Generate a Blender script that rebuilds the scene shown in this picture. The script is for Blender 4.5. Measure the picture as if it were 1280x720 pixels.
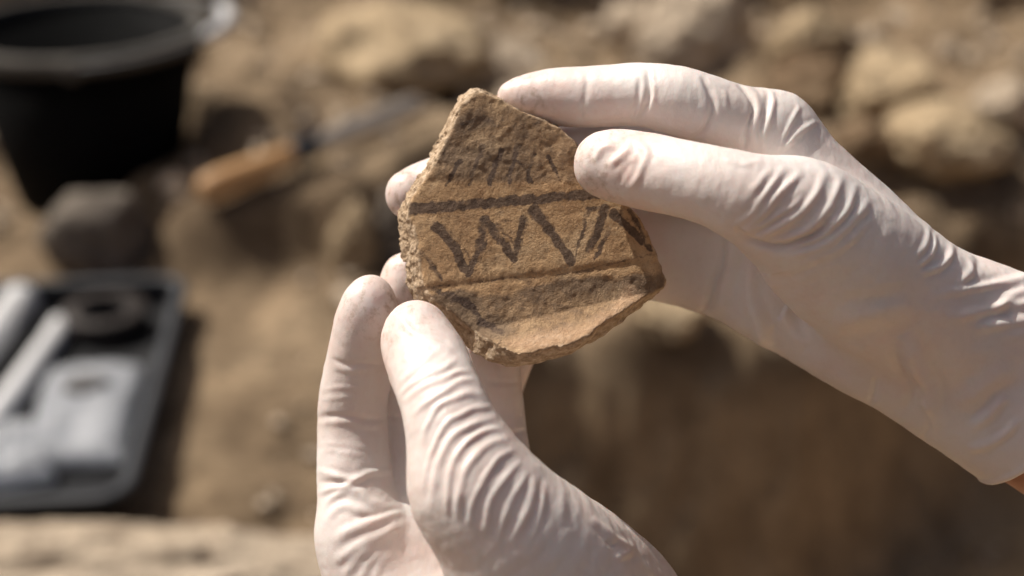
import bpy, bmesh, math, random
import numpy as np
from mathutils import Vector, Matrix, Euler
from mathutils import noise as mnoise

scene = bpy.context.scene
for o in list(bpy.data.objects):
    bpy.data.objects.remove(o)
R = math.radians
random.seed(7)

# ------------------------------------------------------------------ camera
PITCH = R(26.0)          # camera looks down at the dig
CAMZ = 0.67              # metres above the earth the tray lies on
LENS = 50.0
FOC = LENS / 36.0 * 1280.0
D0 = 0.3556              # distance to the sherd
cam_d = bpy.data.cameras.new("camera")
cam_d.lens = LENS
cam_d.sensor_width = 36.0
cam_d.clip_start = 0.01
cam_d.clip_end = 500.0
cam_d.dof.use_dof = True
cam_d.dof.focus_distance = D0 - 0.006
cam_d.dof.aperture_fstop = 6.3
cam_d.dof.aperture_blades = 0
cam = bpy.data.objects.new("camera", cam_d)
scene.collection.objects.link(cam)
cam.location = (0, 0, CAMZ)
cam.rotation_euler = (math.pi / 2 - PITCH, 0, 0)
scene.camera = cam

# ------------------------------------------------------------------ sky, sun, exposure
SUN_EL = R(52.0)
SUN_AZ = R(29.0)         # from the left (-X), turned this far behind the scene
sdir = Vector((-math.cos(SUN_EL) * math.cos(SUN_AZ), math.cos(SUN_EL) * math.sin(SUN_AZ), math.sin(SUN_EL)))
world = bpy.data.worlds.new("World")
scene.world = world
world.use_nodes = True
wn = world.node_tree.nodes
wl = world.node_tree.links
wn.clear()
sky = wn.new("ShaderNodeTexSky")
sky.sky_type = 'NISHITA'
sky.sun_disc = False
sky.sun_elevation = SUN_EL
sky.sun_rotation = math.atan2(sdir.x, sdir.y)
sky.dust_density = 7.0
sky.air_density = 0.4
sky.ozone_density = 0.0
bgn = wn.new("ShaderNodeBackground")
bgn.inputs["Strength"].default_value = 0.09
wo = wn.new("ShaderNodeOutputWorld")
wl.new(sky.outputs[0], bgn.inputs[0])
wl.new(bgn.outputs[0], wo.inputs[0])
sun_d = bpy.data.lights.new("sun", 'SUN')
sun_d.energy = 4.4
sun_d.angle = R(0.6)
sun_d.color = (1.0, 0.95, 0.87)
sun = bpy.data.objects.new("sun", sun_d)
scene.collection.objects.link(sun)
sun.rotation_euler = (-sdir).to_track_quat('-Z', 'Y').to_euler()
sun.location = sdir * 5
scene.view_settings.view_transform = 'Standard'
scene.view_settings.look = 'None'
scene.view_settings.gamma = 1.0
scene.view_settings.exposure = 0.08
scene.view_settings.use_curve_mapping = False
scene.render.engine = 'CYCLES'
scene.cycles.use_denoising = True
scene.cycles.denoiser = 'OPENIMAGEDENOISE'
scene.cycles.denoising_input_passes = 'RGB_ALBEDO_NORMAL'
scene.cycles.denoising_prefilter = 'ACCURATE'
scene.cycles.max_bounces = 8

# ------------------------------------------------------------------ helpers
CAM = np.array([0.0, 0.0, CAMZ])
RIGHT = np.array([1.0, 0.0, 0.0])
FWD = np.array([0.0, math.cos(PITCH), -math.sin(PITCH)])
UP = np.array([0.0, math.sin(PITCH), math.cos(PITCH)])

def ray(px, py):
    return FWD + RIGHT * ((px - 640) / FOC) - UP * ((py - 360) / FOC)

def G(px, py, h=0.0):
    "the place on the level h that the photograph shows at a pixel"
    d = ray(px, py)
    t = (h - CAMZ) / d[2]
    return Vector(CAM + d * t)

def link(o, parent=None):
    scene.collection.objects.link(o)
    if parent is not None:
        o.parent = parent
    return o

def tag(o, label, cat, group=None):
    o["label"] = label
    o["category"] = cat
    if group:
        o["group"] = group
    return o

def empty(name, loc=(0, 0, 0), rot=(0, 0, 0)):
    o = bpy.data.objects.new(name, None)
    o.empty_display_size = 0.02
    o.location = loc
    o.rotation_euler = rot
    return link(o)

def np_mesh(name, verts, faces, mat=None, smooth=True):
    "numpy verts and quads (or triangles) to a mesh"
    me = bpy.data.meshes.new(name)
    verts = np.asarray(verts, np.float32)
    faces = np.asarray(faces, np.int32)
    k = faces.shape[1]
    me.vertices.add(len(verts))
    me.vertices.foreach_set("co", verts.ravel())
    me.loops.add(faces.size)
    me.loops.foreach_set("vertex_index", faces.ravel())
    me.polygons.add(len(faces))
    me.polygons.foreach_set("loop_start", np.arange(0, faces.size, k, dtype=np.int32))
    me.polygons.foreach_set("use_smooth", np.full(len(faces), smooth))
    me.update(calc_edges=True)
    if mat:
        me.materials.append(mat)
    return me

def bm_obj(name, bm, mat, parent=None, smooth=True, loc=None):
    bmesh.ops.recalc_face_normals(bm, faces=bm.faces)
    me = bpy.data.meshes.new(name)
    bm.to_mesh(me)
    bm.free()
    for p in me.polygons:
        p.use_smooth = smooth
    me.materials.append(mat)
    o = bpy.data.objects.new(name, me)
    if loc is not None:
        o.location = loc
    return link(o, parent)

def attr(me, name, vals):
    a = me.attributes.new(name, 'FLOAT', 'POINT')
    a.data.foreach_set("value", np.asarray(vals, np.float32))

# value noise on numpy arrays
def _hash(i, j, k, seed):
    n = (i * 374761393 + j * 668265263 + k * 2147483647 + seed * 1274126177) & 0xffffffff
    n = ((n ^ (n >> 13)) * 1274126177) & 0xffffffff
    n = n ^ (n >> 16)
    return (n & 0xffff).astype(np.float32) / 32767.5 - 1.0

def vnoise(p, seed=0):
    p = np.asarray(p, np.float32)
    f = np.floor(p)
    i = f.astype(np.int64)
    t = p - f
    t = t * t * t * (t * (t * 6 - 15) + 10)
    out = 0
    for a in (0, 1):
        wa = t[:, 0] if a else 1 - t[:, 0]
        for b in (0, 1):
            wb = t[:, 1] if b else 1 - t[:, 1]
            for c in (0, 1):
                wc = t[:, 2] if c else 1 - t[:, 2]
                out = out + wa * wb * wc * _hash(i[:, 0] + a, i[:, 1] + b, i[:, 2] + c, seed)
    return out

def fbm(p, octaves=4, seed=0, gain=0.5):
    p = np.asarray(p, np.float32)
    s, a, f = 0, 1.0, 1.0
    for o in range(octaves):
        s = s + a * vnoise(p * f + 17.3 * o, seed + o)
        a *= gain
        f *= 2.03
    return s

def sstep(a, b, x):
    t = np.clip((x - a) / (b - a), 0, 1)
    return t * t * (3 - 2 * t)

# ------------------------------------------------------------------ material helpers
def new_mat(name):
    m = bpy.data.materials.new(name)
    m.use_nodes = True
    nt = m.node_tree
    b = nt.nodes["Principled BSDF"]
    return m, nt, b

def node(nt, t, **kw):
    n = nt.nodes.new(t)
    for k, v in kw.items():
        if k in n.inputs:
            n.inputs[k].default_value = v
        else:
            setattr(n, k, v)
    return n

def ramp(nt, fac, stops):
    r = nt.nodes.new("ShaderNodeValToRGB")
    e = r.color_ramp.elements
    while len(e) < len(stops):
        e.new(0.5)
    for el, (p, c) in zip(e, stops):
        el.position = p
        el.color = tuple(c) + (1.0,) if len(c) == 3 else c
    nt.links.new(fac, r.inputs[0])
    return r.outputs[0]

def mix(nt, fac, a, b, mode='MIX'):
    m = nt.nodes.new("ShaderNodeMix")
    m.data_type = 'RGBA'
    m.blend_type = mode
    for sock, v in ((m.inputs[0], fac), (m.inputs[6], a), (m.inputs[7], b)):
        if hasattr(v, "is_output"):
            nt.links.new(v, sock)
        elif isinstance(v, (int, float)):
            sock.default_value = v
        else:
            sock.default_value = tuple(v) + (1.0,)
    return m.outputs[2]

def math_n(nt, op, a, b=None, clamp=False):
    m = nt.nodes.new("ShaderNodeMath")
    m.operation = op
    m.use_clamp = clamp
    for i, v in enumerate((a, b)):
        if v is None:
            continue
        if hasattr(v, "is_output"):
            nt.links.new(v, m.inputs[i])
        else:
            m.inputs[i].default_value = v
    return m.outputs[0]

def noise_tex(nt, scale, detail=6.0, rough=0.6, coord="Object"):
    tc = nt.nodes.new("ShaderNodeTexCoord")
    n = nt.nodes.new("ShaderNodeTexNoise")
    n.inputs["Scale"].default_value = scale
    n.inputs["Detail"].default_value = detail
    n.inputs["Roughness"].default_value = rough
    nt.links.new(tc.outputs[coord], n.inputs["Vector"])
    return n.outputs["Fac"]

def bump(nt, bsdf, height, strength=0.5, dist=0.002, prev=None):
    b = nt.nodes.new("ShaderNodeBump")
    b.inputs["Strength"].default_value = strength
    b.inputs["Distance"].default_value = dist
    nt.links.new(height, b.inputs["Height"])
    if prev is not None:
        nt.links.new(prev, b.inputs["Normal"])
    nt.links.new(b.outputs[0], bsdf.inputs["Normal"])
    return b.outputs[0]

def simple_mat(name, col, rough=0.5, metal=0.0, vary=0.12, scale=40.0, spec=0.5):
    m, nt, b = new_mat(name)
    f = noise_tex(nt, scale, 5, 0.6)
    c0 = [c * (1 - vary) for c in col]
    c1 = [min(1, c * (1 + vary)) for c in col]
    nt.links.new(ramp(nt, f, [(0.3, c0), (0.7, c1)]), b.inputs["Base Color"])
    nt.links.new(math_n(nt, 'MULTIPLY_ADD', f, 0.25), b.inputs["Roughness"])
    b.inputs["Roughness"].default_value = rough
    for l in list(b.inputs["Roughness"].links):
        l.from_node.inputs[2].default_value = rough - 0.12
    b.inputs["Metallic"].default_value = metal
    b.inputs["Specular IOR Level"].default_value = spec
    return m

def earth_mat(name, lo, mid, hi, s=1.0, trench_lift=None):
    m, nt, b = new_mat(name)
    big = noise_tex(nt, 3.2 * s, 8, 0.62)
    fine = noise_tex(nt, 60 * s, 8, 0.7)
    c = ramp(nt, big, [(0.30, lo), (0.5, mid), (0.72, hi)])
    c2 = ramp(nt, fine, [(0.30, (0.55, 0.52, 0.50)), (0.55, (1, 1, 1)), (0.8, (1.25, 1.22, 1.2))])
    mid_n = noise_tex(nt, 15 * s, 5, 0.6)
    c3 = ramp(nt, mid_n, [(0.33, (0.60, 0.58, 0.57)), (0.52, (0.95, 0.95, 0.95)), (0.70, (1.22, 1.2, 1.18))])  # mottling painted into the colour for the weak shading of clods
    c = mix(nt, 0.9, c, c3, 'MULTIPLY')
    if trench_lift:  # paler colour at depth, painted to brighten the shaded trench
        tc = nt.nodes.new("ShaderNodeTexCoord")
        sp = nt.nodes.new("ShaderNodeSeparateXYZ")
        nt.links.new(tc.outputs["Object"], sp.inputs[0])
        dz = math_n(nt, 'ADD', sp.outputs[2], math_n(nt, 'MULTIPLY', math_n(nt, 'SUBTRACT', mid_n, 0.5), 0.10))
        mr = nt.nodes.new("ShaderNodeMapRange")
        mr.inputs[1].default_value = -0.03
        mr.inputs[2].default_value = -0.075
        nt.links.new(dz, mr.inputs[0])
        c = mix(nt, mr.outputs[0], c, mix(nt, 0.8, trench_lift, c3, 'MULTIPLY'))
    nt.links.new(mix(nt, 0.75, c, c2, 'MULTIPLY'), b.inputs["Base Color"])
    b.inputs["Roughness"].default_value = 0.95
    b.inputs["Specular IOR Level"].default_value = 0.15
    bump(nt, b, fine, 0.7, 0.006)
    return m

M = {}
M['earth'] = earth_mat("earth", (0.140, 0.098, 0.060), (0.228, 0.166, 0.104), (0.36, 0.272, 0.175), 1.0, (0.37, 0.268, 0.162))  # last colour: paler tone that lifts the shaded trench walls
M['rock_tan'] = earth_mat("rock_tan", (0.36, 0.27, 0.165), (0.50, 0.385, 0.245), (0.60, 0.475, 0.32), 2.0)
M['rock_pale'] = earth_mat("rock_pale", (0.42, 0.34, 0.25), (0.56, 0.46, 0.345), (0.66, 0.555, 0.43), 2.0)
M['rock_grey'] = earth_mat("rock_grey", (0.15, 0.128, 0.105), (0.21, 0.18, 0.148), (0.28, 0.24, 0.20), 2.0)
M['rock_brown'] = earth_mat("rock_brown", (0.15, 0.10, 0.062), (0.24, 0.165, 0.10), (0.33, 0.24, 0.15), 2.0)
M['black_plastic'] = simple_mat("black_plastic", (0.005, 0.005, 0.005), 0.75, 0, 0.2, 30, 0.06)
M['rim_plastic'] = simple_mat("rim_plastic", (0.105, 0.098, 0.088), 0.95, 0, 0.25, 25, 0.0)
M['tray_plastic'] = simple_mat("tray_plastic", (0.007, 0.0075, 0.009), 0.6, 0, 0.15, 30, 0.15)
M['tray_rim'] = simple_mat("tray_rim", (0.030, 0.033, 0.038), 0.5, 0, 0.15, 30, 0.35)
M['steel'] = simple_mat("steel", (0.36, 0.315, 0.27), 0.6, 0.2, 0.2, 25)
M['wire'] = simple_mat("wire", (0.10, 0.10, 0.10), 0.6, 0.5, 0.1, 25)
M['ferrule'] = simple_mat("ferrule", (0.030, 0.034, 0.042), 0.45, 0.3, 0.2, 40)
M['white_plastic'] = simple_mat("white_plastic", (0.62, 0.62, 0.62), 0.4, 0, 0.06, 30)
M['tape'] = simple_mat("tape", (0.030, 0.024, 0.021), 0.6, 0, 0.2, 60, 0.2)
M['cardboard'] = simple_mat("cardboard", (0.020, 0.016, 0.014), 0.8, 0, 0.2, 60)
M['find'] = simple_mat("find", (0.075, 0.07, 0.068), 0.8, 0, 0.3, 60)
def wood_mat():
    m, nt, b = new_mat("handle_wood")
    tc = nt.nodes.new("ShaderNodeTexCoord")
    mp = nt.nodes.new("ShaderNodeMapping")
    mp.inputs["Scale"].default_value = (6, 90, 90)
    nt.links.new(tc.outputs["Object"], mp.inputs[0])
    n = nt.nodes.new("ShaderNodeTexNoise")
    n.inputs["Scale"].default_value = 1.0
    n.inputs["Detail"].default_value = 5
    nt.links.new(mp.outputs[0], n.inputs["Vector"])
    nt.links.new(ramp(nt, n.outputs["Fac"], [(0.3, (0.36, 0.19, 0.075)), (0.7, (0.58, 0.34, 0.15))]), b.inputs["Base Color"])
    b.inputs["Roughness"].default_value = 0.55
    return m
M['wood'] = wood_mat()
def bag_mat():
    m, nt, b = new_mat("bag_film")
    f = noise_tex(nt, 30, 4, 0.6)
    nt.links.new(ramp(nt, f, [(0.3, (0.40, 0.42, 0.45)), (0.7, (0.66, 0.68, 0.71))]), b.inputs["Base Color"])
    b.inputs["Roughness"].default_value = 0.22
    b.inputs["Transmission Weight"].default_value = 0.5
    b.inputs["IOR"].default_value = 1.2
    bump(nt, b, f, 0.3, 0.003)
    return m
M['bag'] = bag_mat()
def skin_mat():
    m, nt, b = new_mat("skin")
    f = noise_tex(nt, 120, 5, 0.6)
    nt.links.new(ramp(nt, f, [(0.3, (0.42, 0.20, 0.12)), (0.7, (0.56, 0.29, 0.19))]), b.inputs["Base Color"])
    b.inputs["Roughness"].default_value = 0.5
    b.inputs["Subsurface Weight"].default_value = 0.15
    b.inputs["Subsurface Radius"].default_value = (1.0, 0.35, 0.2)
    b.inputs["Subsurface Scale"].default_value = 0.004
    bump(nt, b, f, 0.25, 0.0006)
    return m
M['skin'] = skin_mat()
def glove_mat():
    m, nt, b = new_mat("latex_glove")
    big = noise_tex(nt, 38, 4, 0.55)
    fine = noise_tex(nt, 2600, 3, 0.6)
    c = ramp(nt, big, [(0.28, (0.715, 0.625, 0.575)), (0.55, (0.77, 0.71, 0.67)), (0.8, (0.80, 0.765, 0.735))])
    ta = nt.nodes.new("ShaderNodeAttribute")
    ta.attribute_name = "skin_through"
    mott = noise_tex(nt, 170, 4, 0.6)
    tm = math_n(nt, 'MULTIPLY', ta.outputs["Fac"], ramp(nt, mott, [(0.3, (0.25,) * 3), (0.65, (1.0,) * 3)]), True)
    c = mix(nt, tm, c, (0.72, 0.50, 0.43))
    da = nt.nodes.new("ShaderNodeAttribute")
    da.attribute_name = "dust"
    soil = noise_tex(nt, 420, 7, 0.7)
    dm = math_n(nt, 'MULTIPLY', da.outputs["Fac"], ramp(nt, soil, [(0.50, (0.0,) * 3), (0.72, (1.0,) * 3)]), True)
    c = mix(nt, dm, c, (0.36, 0.25, 0.16))
    nt.links.new(c, b.inputs["Base Color"])
    r = ramp(nt, big, [(0.3, (0.40, 0.40, 0.40)), (0.7, (0.50, 0.50, 0.50))])
    nt.links.new(r, b.inputs["Roughness"])
    b.inputs["Specular IOR Level"].default_value = 0.5
    b.inputs["Subsurface Weight"].default_value = 0.32
    b.inputs["Subsurface Radius"].default_value = (1.0, 0.45, 0.32)
    b.inputs["Subsurface Scale"].default_value = 0.0020
    tc = nt.nodes.new("ShaderNodeTexCoord")
    mp = nt.nodes.new("ShaderNodeMapping")
    mp.inputs["Scale"].default_value = (500, 160, 300)
    mp.inputs["Rotation"].default_value = (0.3, 0.5, 0.8)
    nt.links.new(tc.outputs["Object"], mp.inputs[0])
    st = nt.nodes.new("ShaderNodeTexNoise")
    st.inputs["Scale"].default_value = 1.0
    st.inputs["Detail"].default_value = 3
    nt.links.new(mp.outputs[0], st.inputs["Vector"])
    pv = bump(nt, b, st.outputs["Fac"], 0.22, 0.0008)
    bump(nt, b, fine, 0.25, 0.0003, pv)
    return m
M['glove'] = glove_mat()
def sherd_mat():
    m, nt, b = new_mat("painted_pottery")
    def at(n):
        a = nt.nodes.new("ShaderNodeAttribute")
        a.attribute_name = n
        return a.outputs["Fac"]
    paint, soot, frac, lit = at("paint"), at("soot"), at("fracture"), at("bare")  # lit: mask of the sun patch painted on the lip
    n1 = noise_tex(nt, 90, 8, 0.65)
    n2 = noise_tex(nt, 520, 6, 0.7)
    n3 = noise_tex(nt, 1500, 4, 0.7)
    slip = ramp(nt, n1, [(0.28, (0.29, 0.165, 0.080)), (0.5, (0.46, 0.292, 0.152)), (0.72, (0.59, 0.42, 0.25))])
    speck = ramp(nt, n2, [(0.28, (0.38, 0.36, 0.34)), (0.46, (1, 1, 1)), (0.75, (1.22, 1.2, 1.16))])
    col = mix(nt, 0.85, slip, speck, 'MULTIPLY')
    grit = ramp(nt, n3, [(0.33, (0.35, 0.33, 0.31)), (0.45, (1, 1, 1)), (0.60, (1, 1, 1)), (0.72, (1.45, 1.42, 1.36))])
    col = mix(nt, 0.5, col, grit, 'MULTIPLY')
    # soot and grime of the eroded zones, broken up by noise
    sm = math_n(nt, 'SUBTRACT', math_n(nt, 'MULTIPLY', soot, 1.7), math_n(nt, 'MULTIPLY', n1, 1.5))
    sm = math_n(nt, 'ADD', sm, math_n(nt, 'MULTIPLY', math_n(nt, 'SUBTRACT', n2, 0.5), 1.6), False)
    sm = math_n(nt, 'MULTIPLY', math_n(nt, 'MAXIMUM', sm, 0.0), 1.5, True)
    col = mix(nt, math_n(nt, 'MULTIPLY', sm, 0.72), col, (0.115, 0.083, 0.060))
    # brushed pigment
    pm = math_n(nt, 'SUBTRACT', math_n(nt, 'MULTIPLY', paint, 1.75), math_n(nt, 'ADD', math_n(nt, 'MULTIPLY', n2, 1.15), math_n(nt, 'MULTIPLY', n1, 0.65)))
    pm = math_n(nt, 'MULTIPLY', math_n(nt, 'MAXIMUM', pm, 0.0), 1.9, True)
    pig = ramp(nt, n2, [(0.3, (0.050, 0.031, 0.024)), (0.75, (0.125, 0.082, 0.060))])
    col = mix(nt, math_n(nt, 'MULTIPLY', pm, 0.88), col, pig)
    # bare clay on fracture faces; a sunlit patch painted lighter on the lip
    pgr = ramp(nt, n3, [(0.55, (0, 0, 0)), (0.68, (1, 1, 1))])
    col = mix(nt, math_n(nt, 'MULTIPLY', pgr, 0.35), col, (0.36, 0.26, 0.17))
    clay = ramp(nt, n2, [(0.30, (0.20, 0.125, 0.070)), (0.5, (0.46, 0.335, 0.215)), (0.70, (0.70, 0.56, 0.41))])
    col = mix(nt, frac, col, clay)
    lip = ramp(nt, n2, [(0.25, (0.36, 0.21, 0.12)), (0.5, (0.52, 0.34, 0.21)), (0.75, (0.66, 0.47, 0.32))])
    col = mix(nt, lit, col, lip)
    nt.links.new(col, b.inputs["Base Color"])
    b.inputs["Roughness"].default_value = 0.82
    b.inputs["Specular IOR Level"].default_value = 0.3
    h = math_n(nt, 'ADD', math_n(nt, 'MULTIPLY', n2, 0.7), math_n(nt, 'MULTIPLY', n3, 0.5))
    bump(nt, b, h, 0.9, 0.0009)
    return m
M['sherd'] = sherd_mat()

# ------------------------------------------------------------------ ground of the dig
def edge_y(x):
    "front edge of the upper earth on the right, where it drops into the trench"
    return 1.27 + 0.30 * sstep(0.24, 0.62, x)

def height(x, y):
    p = np.stack([x, y, np.zeros_like(x)], 1)
    n1 = fbm(p * 2.3, 3, 3)
    n2 = fbm(p * 9.0, 4, 11)
    n3 = fbm(p * 34.0, 3, 23)
    near = np.exp(-((x / 4.0) ** 2 + ((y - 1.5) / 4.0) ** 2))
    h = 0.018 * n1 + 0.016 * n2 * near + 0.0062 * n3 * near
    h = h + 0.010 * fbm(p * 17.0, 2, 63) * near
    wob = 0.05 * n2 + 0.03 * fbm(p * 22, 2, 31)
    # earth step behind the tray
    st = sstep(-0.02, 0.035, y - (1.425 + 0.5 * wob)) * sstep(-0.46, -0.41, x + 0.4 * wob) * (1 - sstep(-0.17, -0.10, x + 0.5 * wob))
    h = h + 0.072 * st
    # low shelf to the right of it
    st2 = sstep(-0.05, 0.10, y - (1.62 + wob)) * sstep(-0.14, -0.04, x)
    h = h + 0.05 * st2
    # trench in front on the right
    left = -0.02 - 0.13 * sstep(1.25, 0.80, y)
    tr = (1 - sstep(-0.15, 0.0, y - (edge_y(x) + 0.02 * fbm(p * 5.0, 2, 37) + 0.012 * n3))) * sstep(-0.03, 0.03, x - left)
    h = h - 0.33 * tr
    # mound to the right
    h = h + 0.10 * np.exp(-(((x - 0.78) / 0.28) ** 2 + ((y - 1.98) / 0.30) ** 2))
    # bank at the back
    bk = np.clip((y - (2.46 - 0.12 * sstep(-0.25, 0.0, x) - 0.36 * sstep(0.35, 0.75, x) + 0.6 * wob)) / 0.13, 0, 1) ** 0.9
    h = h + 0.55 * bk * (1 + 0.25 * n1)
    # tray bed
    tb = np.exp(-(((x + 0.47) / 0.30) ** 4 + ((y - 1.19) / 0.30) ** 4))
    h = h * (1 - 0.8 * tb)
    # smooth earth the tool lies on
    ax, ay, bx, by = -0.345, 1.43, -0.10, 1.645
    tt = np.clip(((x - ax) * (bx - ax) + (y - ay) * (by - ay)) / ((bx - ax) ** 2 + (by - ay) ** 2), 0.12, 1)
    dd = np.hypot(x - ax - tt * (bx - ax), y - ay - tt * (by - ay))
    tl = 1 - sstep(0.035, 0.11, dd)
    h = h * (1 - tl) + tl * (0.068 + 0.032 * tt + 0.004 * n2 + 0.002 * n3)
    # bucket bed
    bb = np.exp(-(((x + 0.512) / 0.112) ** 6 + ((y - 1.645) / 0.112) ** 6))
    h = h * (1 - bb)
    return h

def axis(lo, hi, step, far):
    mid = np.arange(lo, hi + step * 0.5, step)
    g = [step]
    while sum(g) < far:
        g.append(g[-1] * 1.28)
    g = np.cumsum(g)
    return np.concatenate([(lo - g)[::-1], mid, hi + g])
gx = axis(-1.3, 1.5, 0.0085, 60)
gy = axis(0.35, 2.95, 0.0085, 60)
XX, YY = np.meshgrid(gx, gy, indexing='ij')
hz = height(XX.ravel(), YY.ravel())
nx, ny = XX.shape
vid = np.arange(nx * ny).reshape(nx, ny)
quads = np.stack([vid[:-1, :-1], vid[1:, :-1], vid[1:, 1:], vid[:-1, 1:]], -1).reshape(-1, 4)
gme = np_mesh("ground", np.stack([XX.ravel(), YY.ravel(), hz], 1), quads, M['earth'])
ground = link(bpy.data.objects.new("ground", gme))
ground["kind"] = "structure"
ground["label"] = "bare sandy earth of the excavation"

def hgt(x, y):
    return float(height(np.array([x], float), np.array([y], float))[0])

def on_ground(px, py):
    "where the sight line through a pixel meets the earth"
    d = ray(px, py)
    t = np.linspace(0.7, 4.5, 1500)
    P = CAM[None] + d[None] * t[:, None]
    hh = height(P[:, 0].copy(), P[:, 1].copy())
    k = np.argmax(P[:, 2] < hh)
    return Vector(P[k])

# small stones and clods strewn over the earth
def scatter_gravel():
    rng = np.random.default_rng(5)
    bm = bmesh.new()
    bmesh.ops.create_icosphere(bm, subdivisions=1, radius=1.0)
    bv = np.array([v.co for v in bm.verts])
    bf = np.array([[v.index for v in f.verts] for f in bm.faces])
    bm.free()
    n = 4200
    x = rng.uniform(-1.1, 1.3, n)
    y = rng.uniform(0.75, 2.7, n)
    h = height(x, y)
    keep = ~((x > -0.72) & (x < -0.22) & (y > 0.93) & (y < 1.45))
    keep &= np.abs(height(x, y + 0.02) - h) < 0.02
    x, y, h = x[keep], y[keep], h[keep]
    n = len(x)
    s = 0.0022 + 0.017 * rng.random(n) ** 6 + 0.002 * rng.random(n)
    V, F = [], []
    for i in range(n):
        v = bv * (s[i] * rng.uniform(0.65, 1.25, 3))
        v = v * (1 + 0.28 * rng.standard_normal((len(bv), 1)) * 0.6)
        a = rng.uniform(0, 6.28)
        c, si = math.cos(a), math.sin(a)
        v = np.stack([v[:, 0] * c - v[:, 1] * si, v[:, 0] * si + v[:, 1] * c, v[:, 2]], 1)
        V.append(v + [x[i], y[i], h[i] + s[i] * 0.25])
        F.append(bf + i * len(bv))
    me = np_mesh("gravel", np.concatenate(V), np.concatenate(F), M['rock_pale'], False)
    o = link(bpy.data.objects.new("gravel", me))
    o["kind"] = "stuff"
    o["label"] = "small stones and clods strewn over the sandy earth"
scatter_gravel()

# ------------------------------------------------------------------ rocks
def rock(name, label, pos, size, mat, seed, rz=0.0, sub=5, rough=0.36, sink=0.30, cat="rock", tilt=0.0):
    "size = full width, depth, height in metres; pos = the point of earth under its middle"
    bm = bmesh.new()
    bmesh.ops.create_icosphere(bm, subdivisions=sub, radius=0.5)
    v = np.array([q.co for q in bm.verts], np.float32)
    f = np.array([[q.index for q in g.verts] for g in bm.faces])
    bm.free()
    u = v * 2
    # squarish facets, then lumps, then pitting
    rng = np.random.default_rng(seed)
    d = np.ones(len(u))
    for _ in range(9):
        nrm = rng.standard_normal(3)
        nrm /= np.linalg.norm(nrm)
        c = rng.uniform(0.58, 0.92)
        dt = u @ nrm
        d = np.minimum(d, np.where(dt > 1e-3, c / np.maximum(dt, 1e-3), 9))
    d = 0.64 * d + 0.36
    d = d * (1 + rough * 0.55 * fbm(u * 1.3 + seed, 2, seed) + rough * 0.25 * fbm(u * 4.5 + seed, 3, seed + 5) + rough * 0.09 * fbm(u * 14, 3, seed + 9))
    v = v * d[:, None] * np.array(size)[None]
    v[:, 2] += size[2] * (0.5 - sink)
    me = np_mesh(name, v, f, mat)
    o = bpy.data.objects.new(name, me)
    o.location = (pos[0], pos[1], hgt(pos[0], pos[1]))
    o.rotation_euler = (tilt, 0, rz)
    link(o)
    tag(o, label, cat, "stones around the dig")
    return o

def rock_px(name, label, px, py, wpx, hpx, mat, seed, depth=0.8, **kw):
    "py is where the rock meets the earth"
    g = on_ground(px, py)
    dist = np.linalg.norm(np.array(g) - CAM)
    w = wpx / FOC * dist
    h = hpx / FOC * dist
    g = g + Vector((0, w * depth * 0.35, 0))
    return rock(name, label, g, (w, w * depth, h * 1.15), mat, seed, **kw)

rock_px("boulder", "broad tan boulder at the back, above and left of the sherd's tip", 500, 104, 215, 100, M['rock_tan'], 3, 1.3, rz=0.3, rough=0.26, cat="boulder")
rock_px("rock", "small pale rock right of the broad tan boulder", 642, 98, 95, 62, M['rock_pale'], 14, 0.8)
rock_px("boulder", "large greyish boulder at the back, directly above the raised index finger", 872, 104, 185, 125, M['rock_pale'], 22, 0.8, rz=0.7, cat="boulder")
rock_px("rock", "pale upright rock touching the left side of the large greyish boulder", 795, 70, 90, 85, M['rock_pale'], 27, 0.7)
rock_px("rock", "rounded tan rock right of the large greyish boulder", 1015, 78, 105, 72, M['rock_tan'], 31, 0.8)
rock_px("rock", "sandy rock low in front of the rounded tan rock", 1012, 140, 118, 66, M['rock_brown'], 35, 0.9)
rock_px("rock", "rounded rock with a shaded front, rightmost of the row of rocks", 1128, 142, 138, 92, M['rock_tan'], 41, 0.9, rz=0.4)
rock_px("rock", "dark grey rounded stone in front of the black bucket", 124, 340, 152, 112, M['rock_grey'], 47, 0.8, rz=0.2, rough=0.14)
rock_px("rock", "narrow upright tan stone below the tool's blade", 445, 345, 66, 120, M['rock_tan'], 59, 0.8)
rock_px("rock", "dark stone behind the lower hand's fingertips, beside the narrow upright stone", 500, 345, 70, 95, M['rock_grey'], 61, 0.8)
rock_px("rock", "low sandy rock on the mound right of the raised hand", 1195, 262, 170, 75, M['rock_tan'], 67, 0.9)
rock_px("rock", "small sandy rock at the right edge, on the far side of the mound", 1262, 185, 90, 50, M['rock_pale'], 71, 0.9)
rock_px("rock", "sunlit lump of rock at the trench edge, under the palm of the raised hand", 838, 455, 110, 50, M['rock_tan'], 77, 0.8)
rock_px("rock", "small brown rock above the mound, left of the sandy rocks", 1085, 215, 84, 40, M['rock_brown'], 83, 0.9)
rock("ledge_stone", "long pale ledge of stone along the bottom left corner, in front of the tray", (-0.33, 0.838, 0), (0.50, 0.13, 0.085), M['rock_pale'], 91, rz=0.06, rough=0.30, sink=0.50, cat="stone", sub=6)
rock("rock", "pale knob of stone at the end of the ledge, left of the lower hand", (-0.135, 0.915, 0), (0.09, 0.08, 0.055), M['rock_pale'], 95, sink=0.3)

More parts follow.
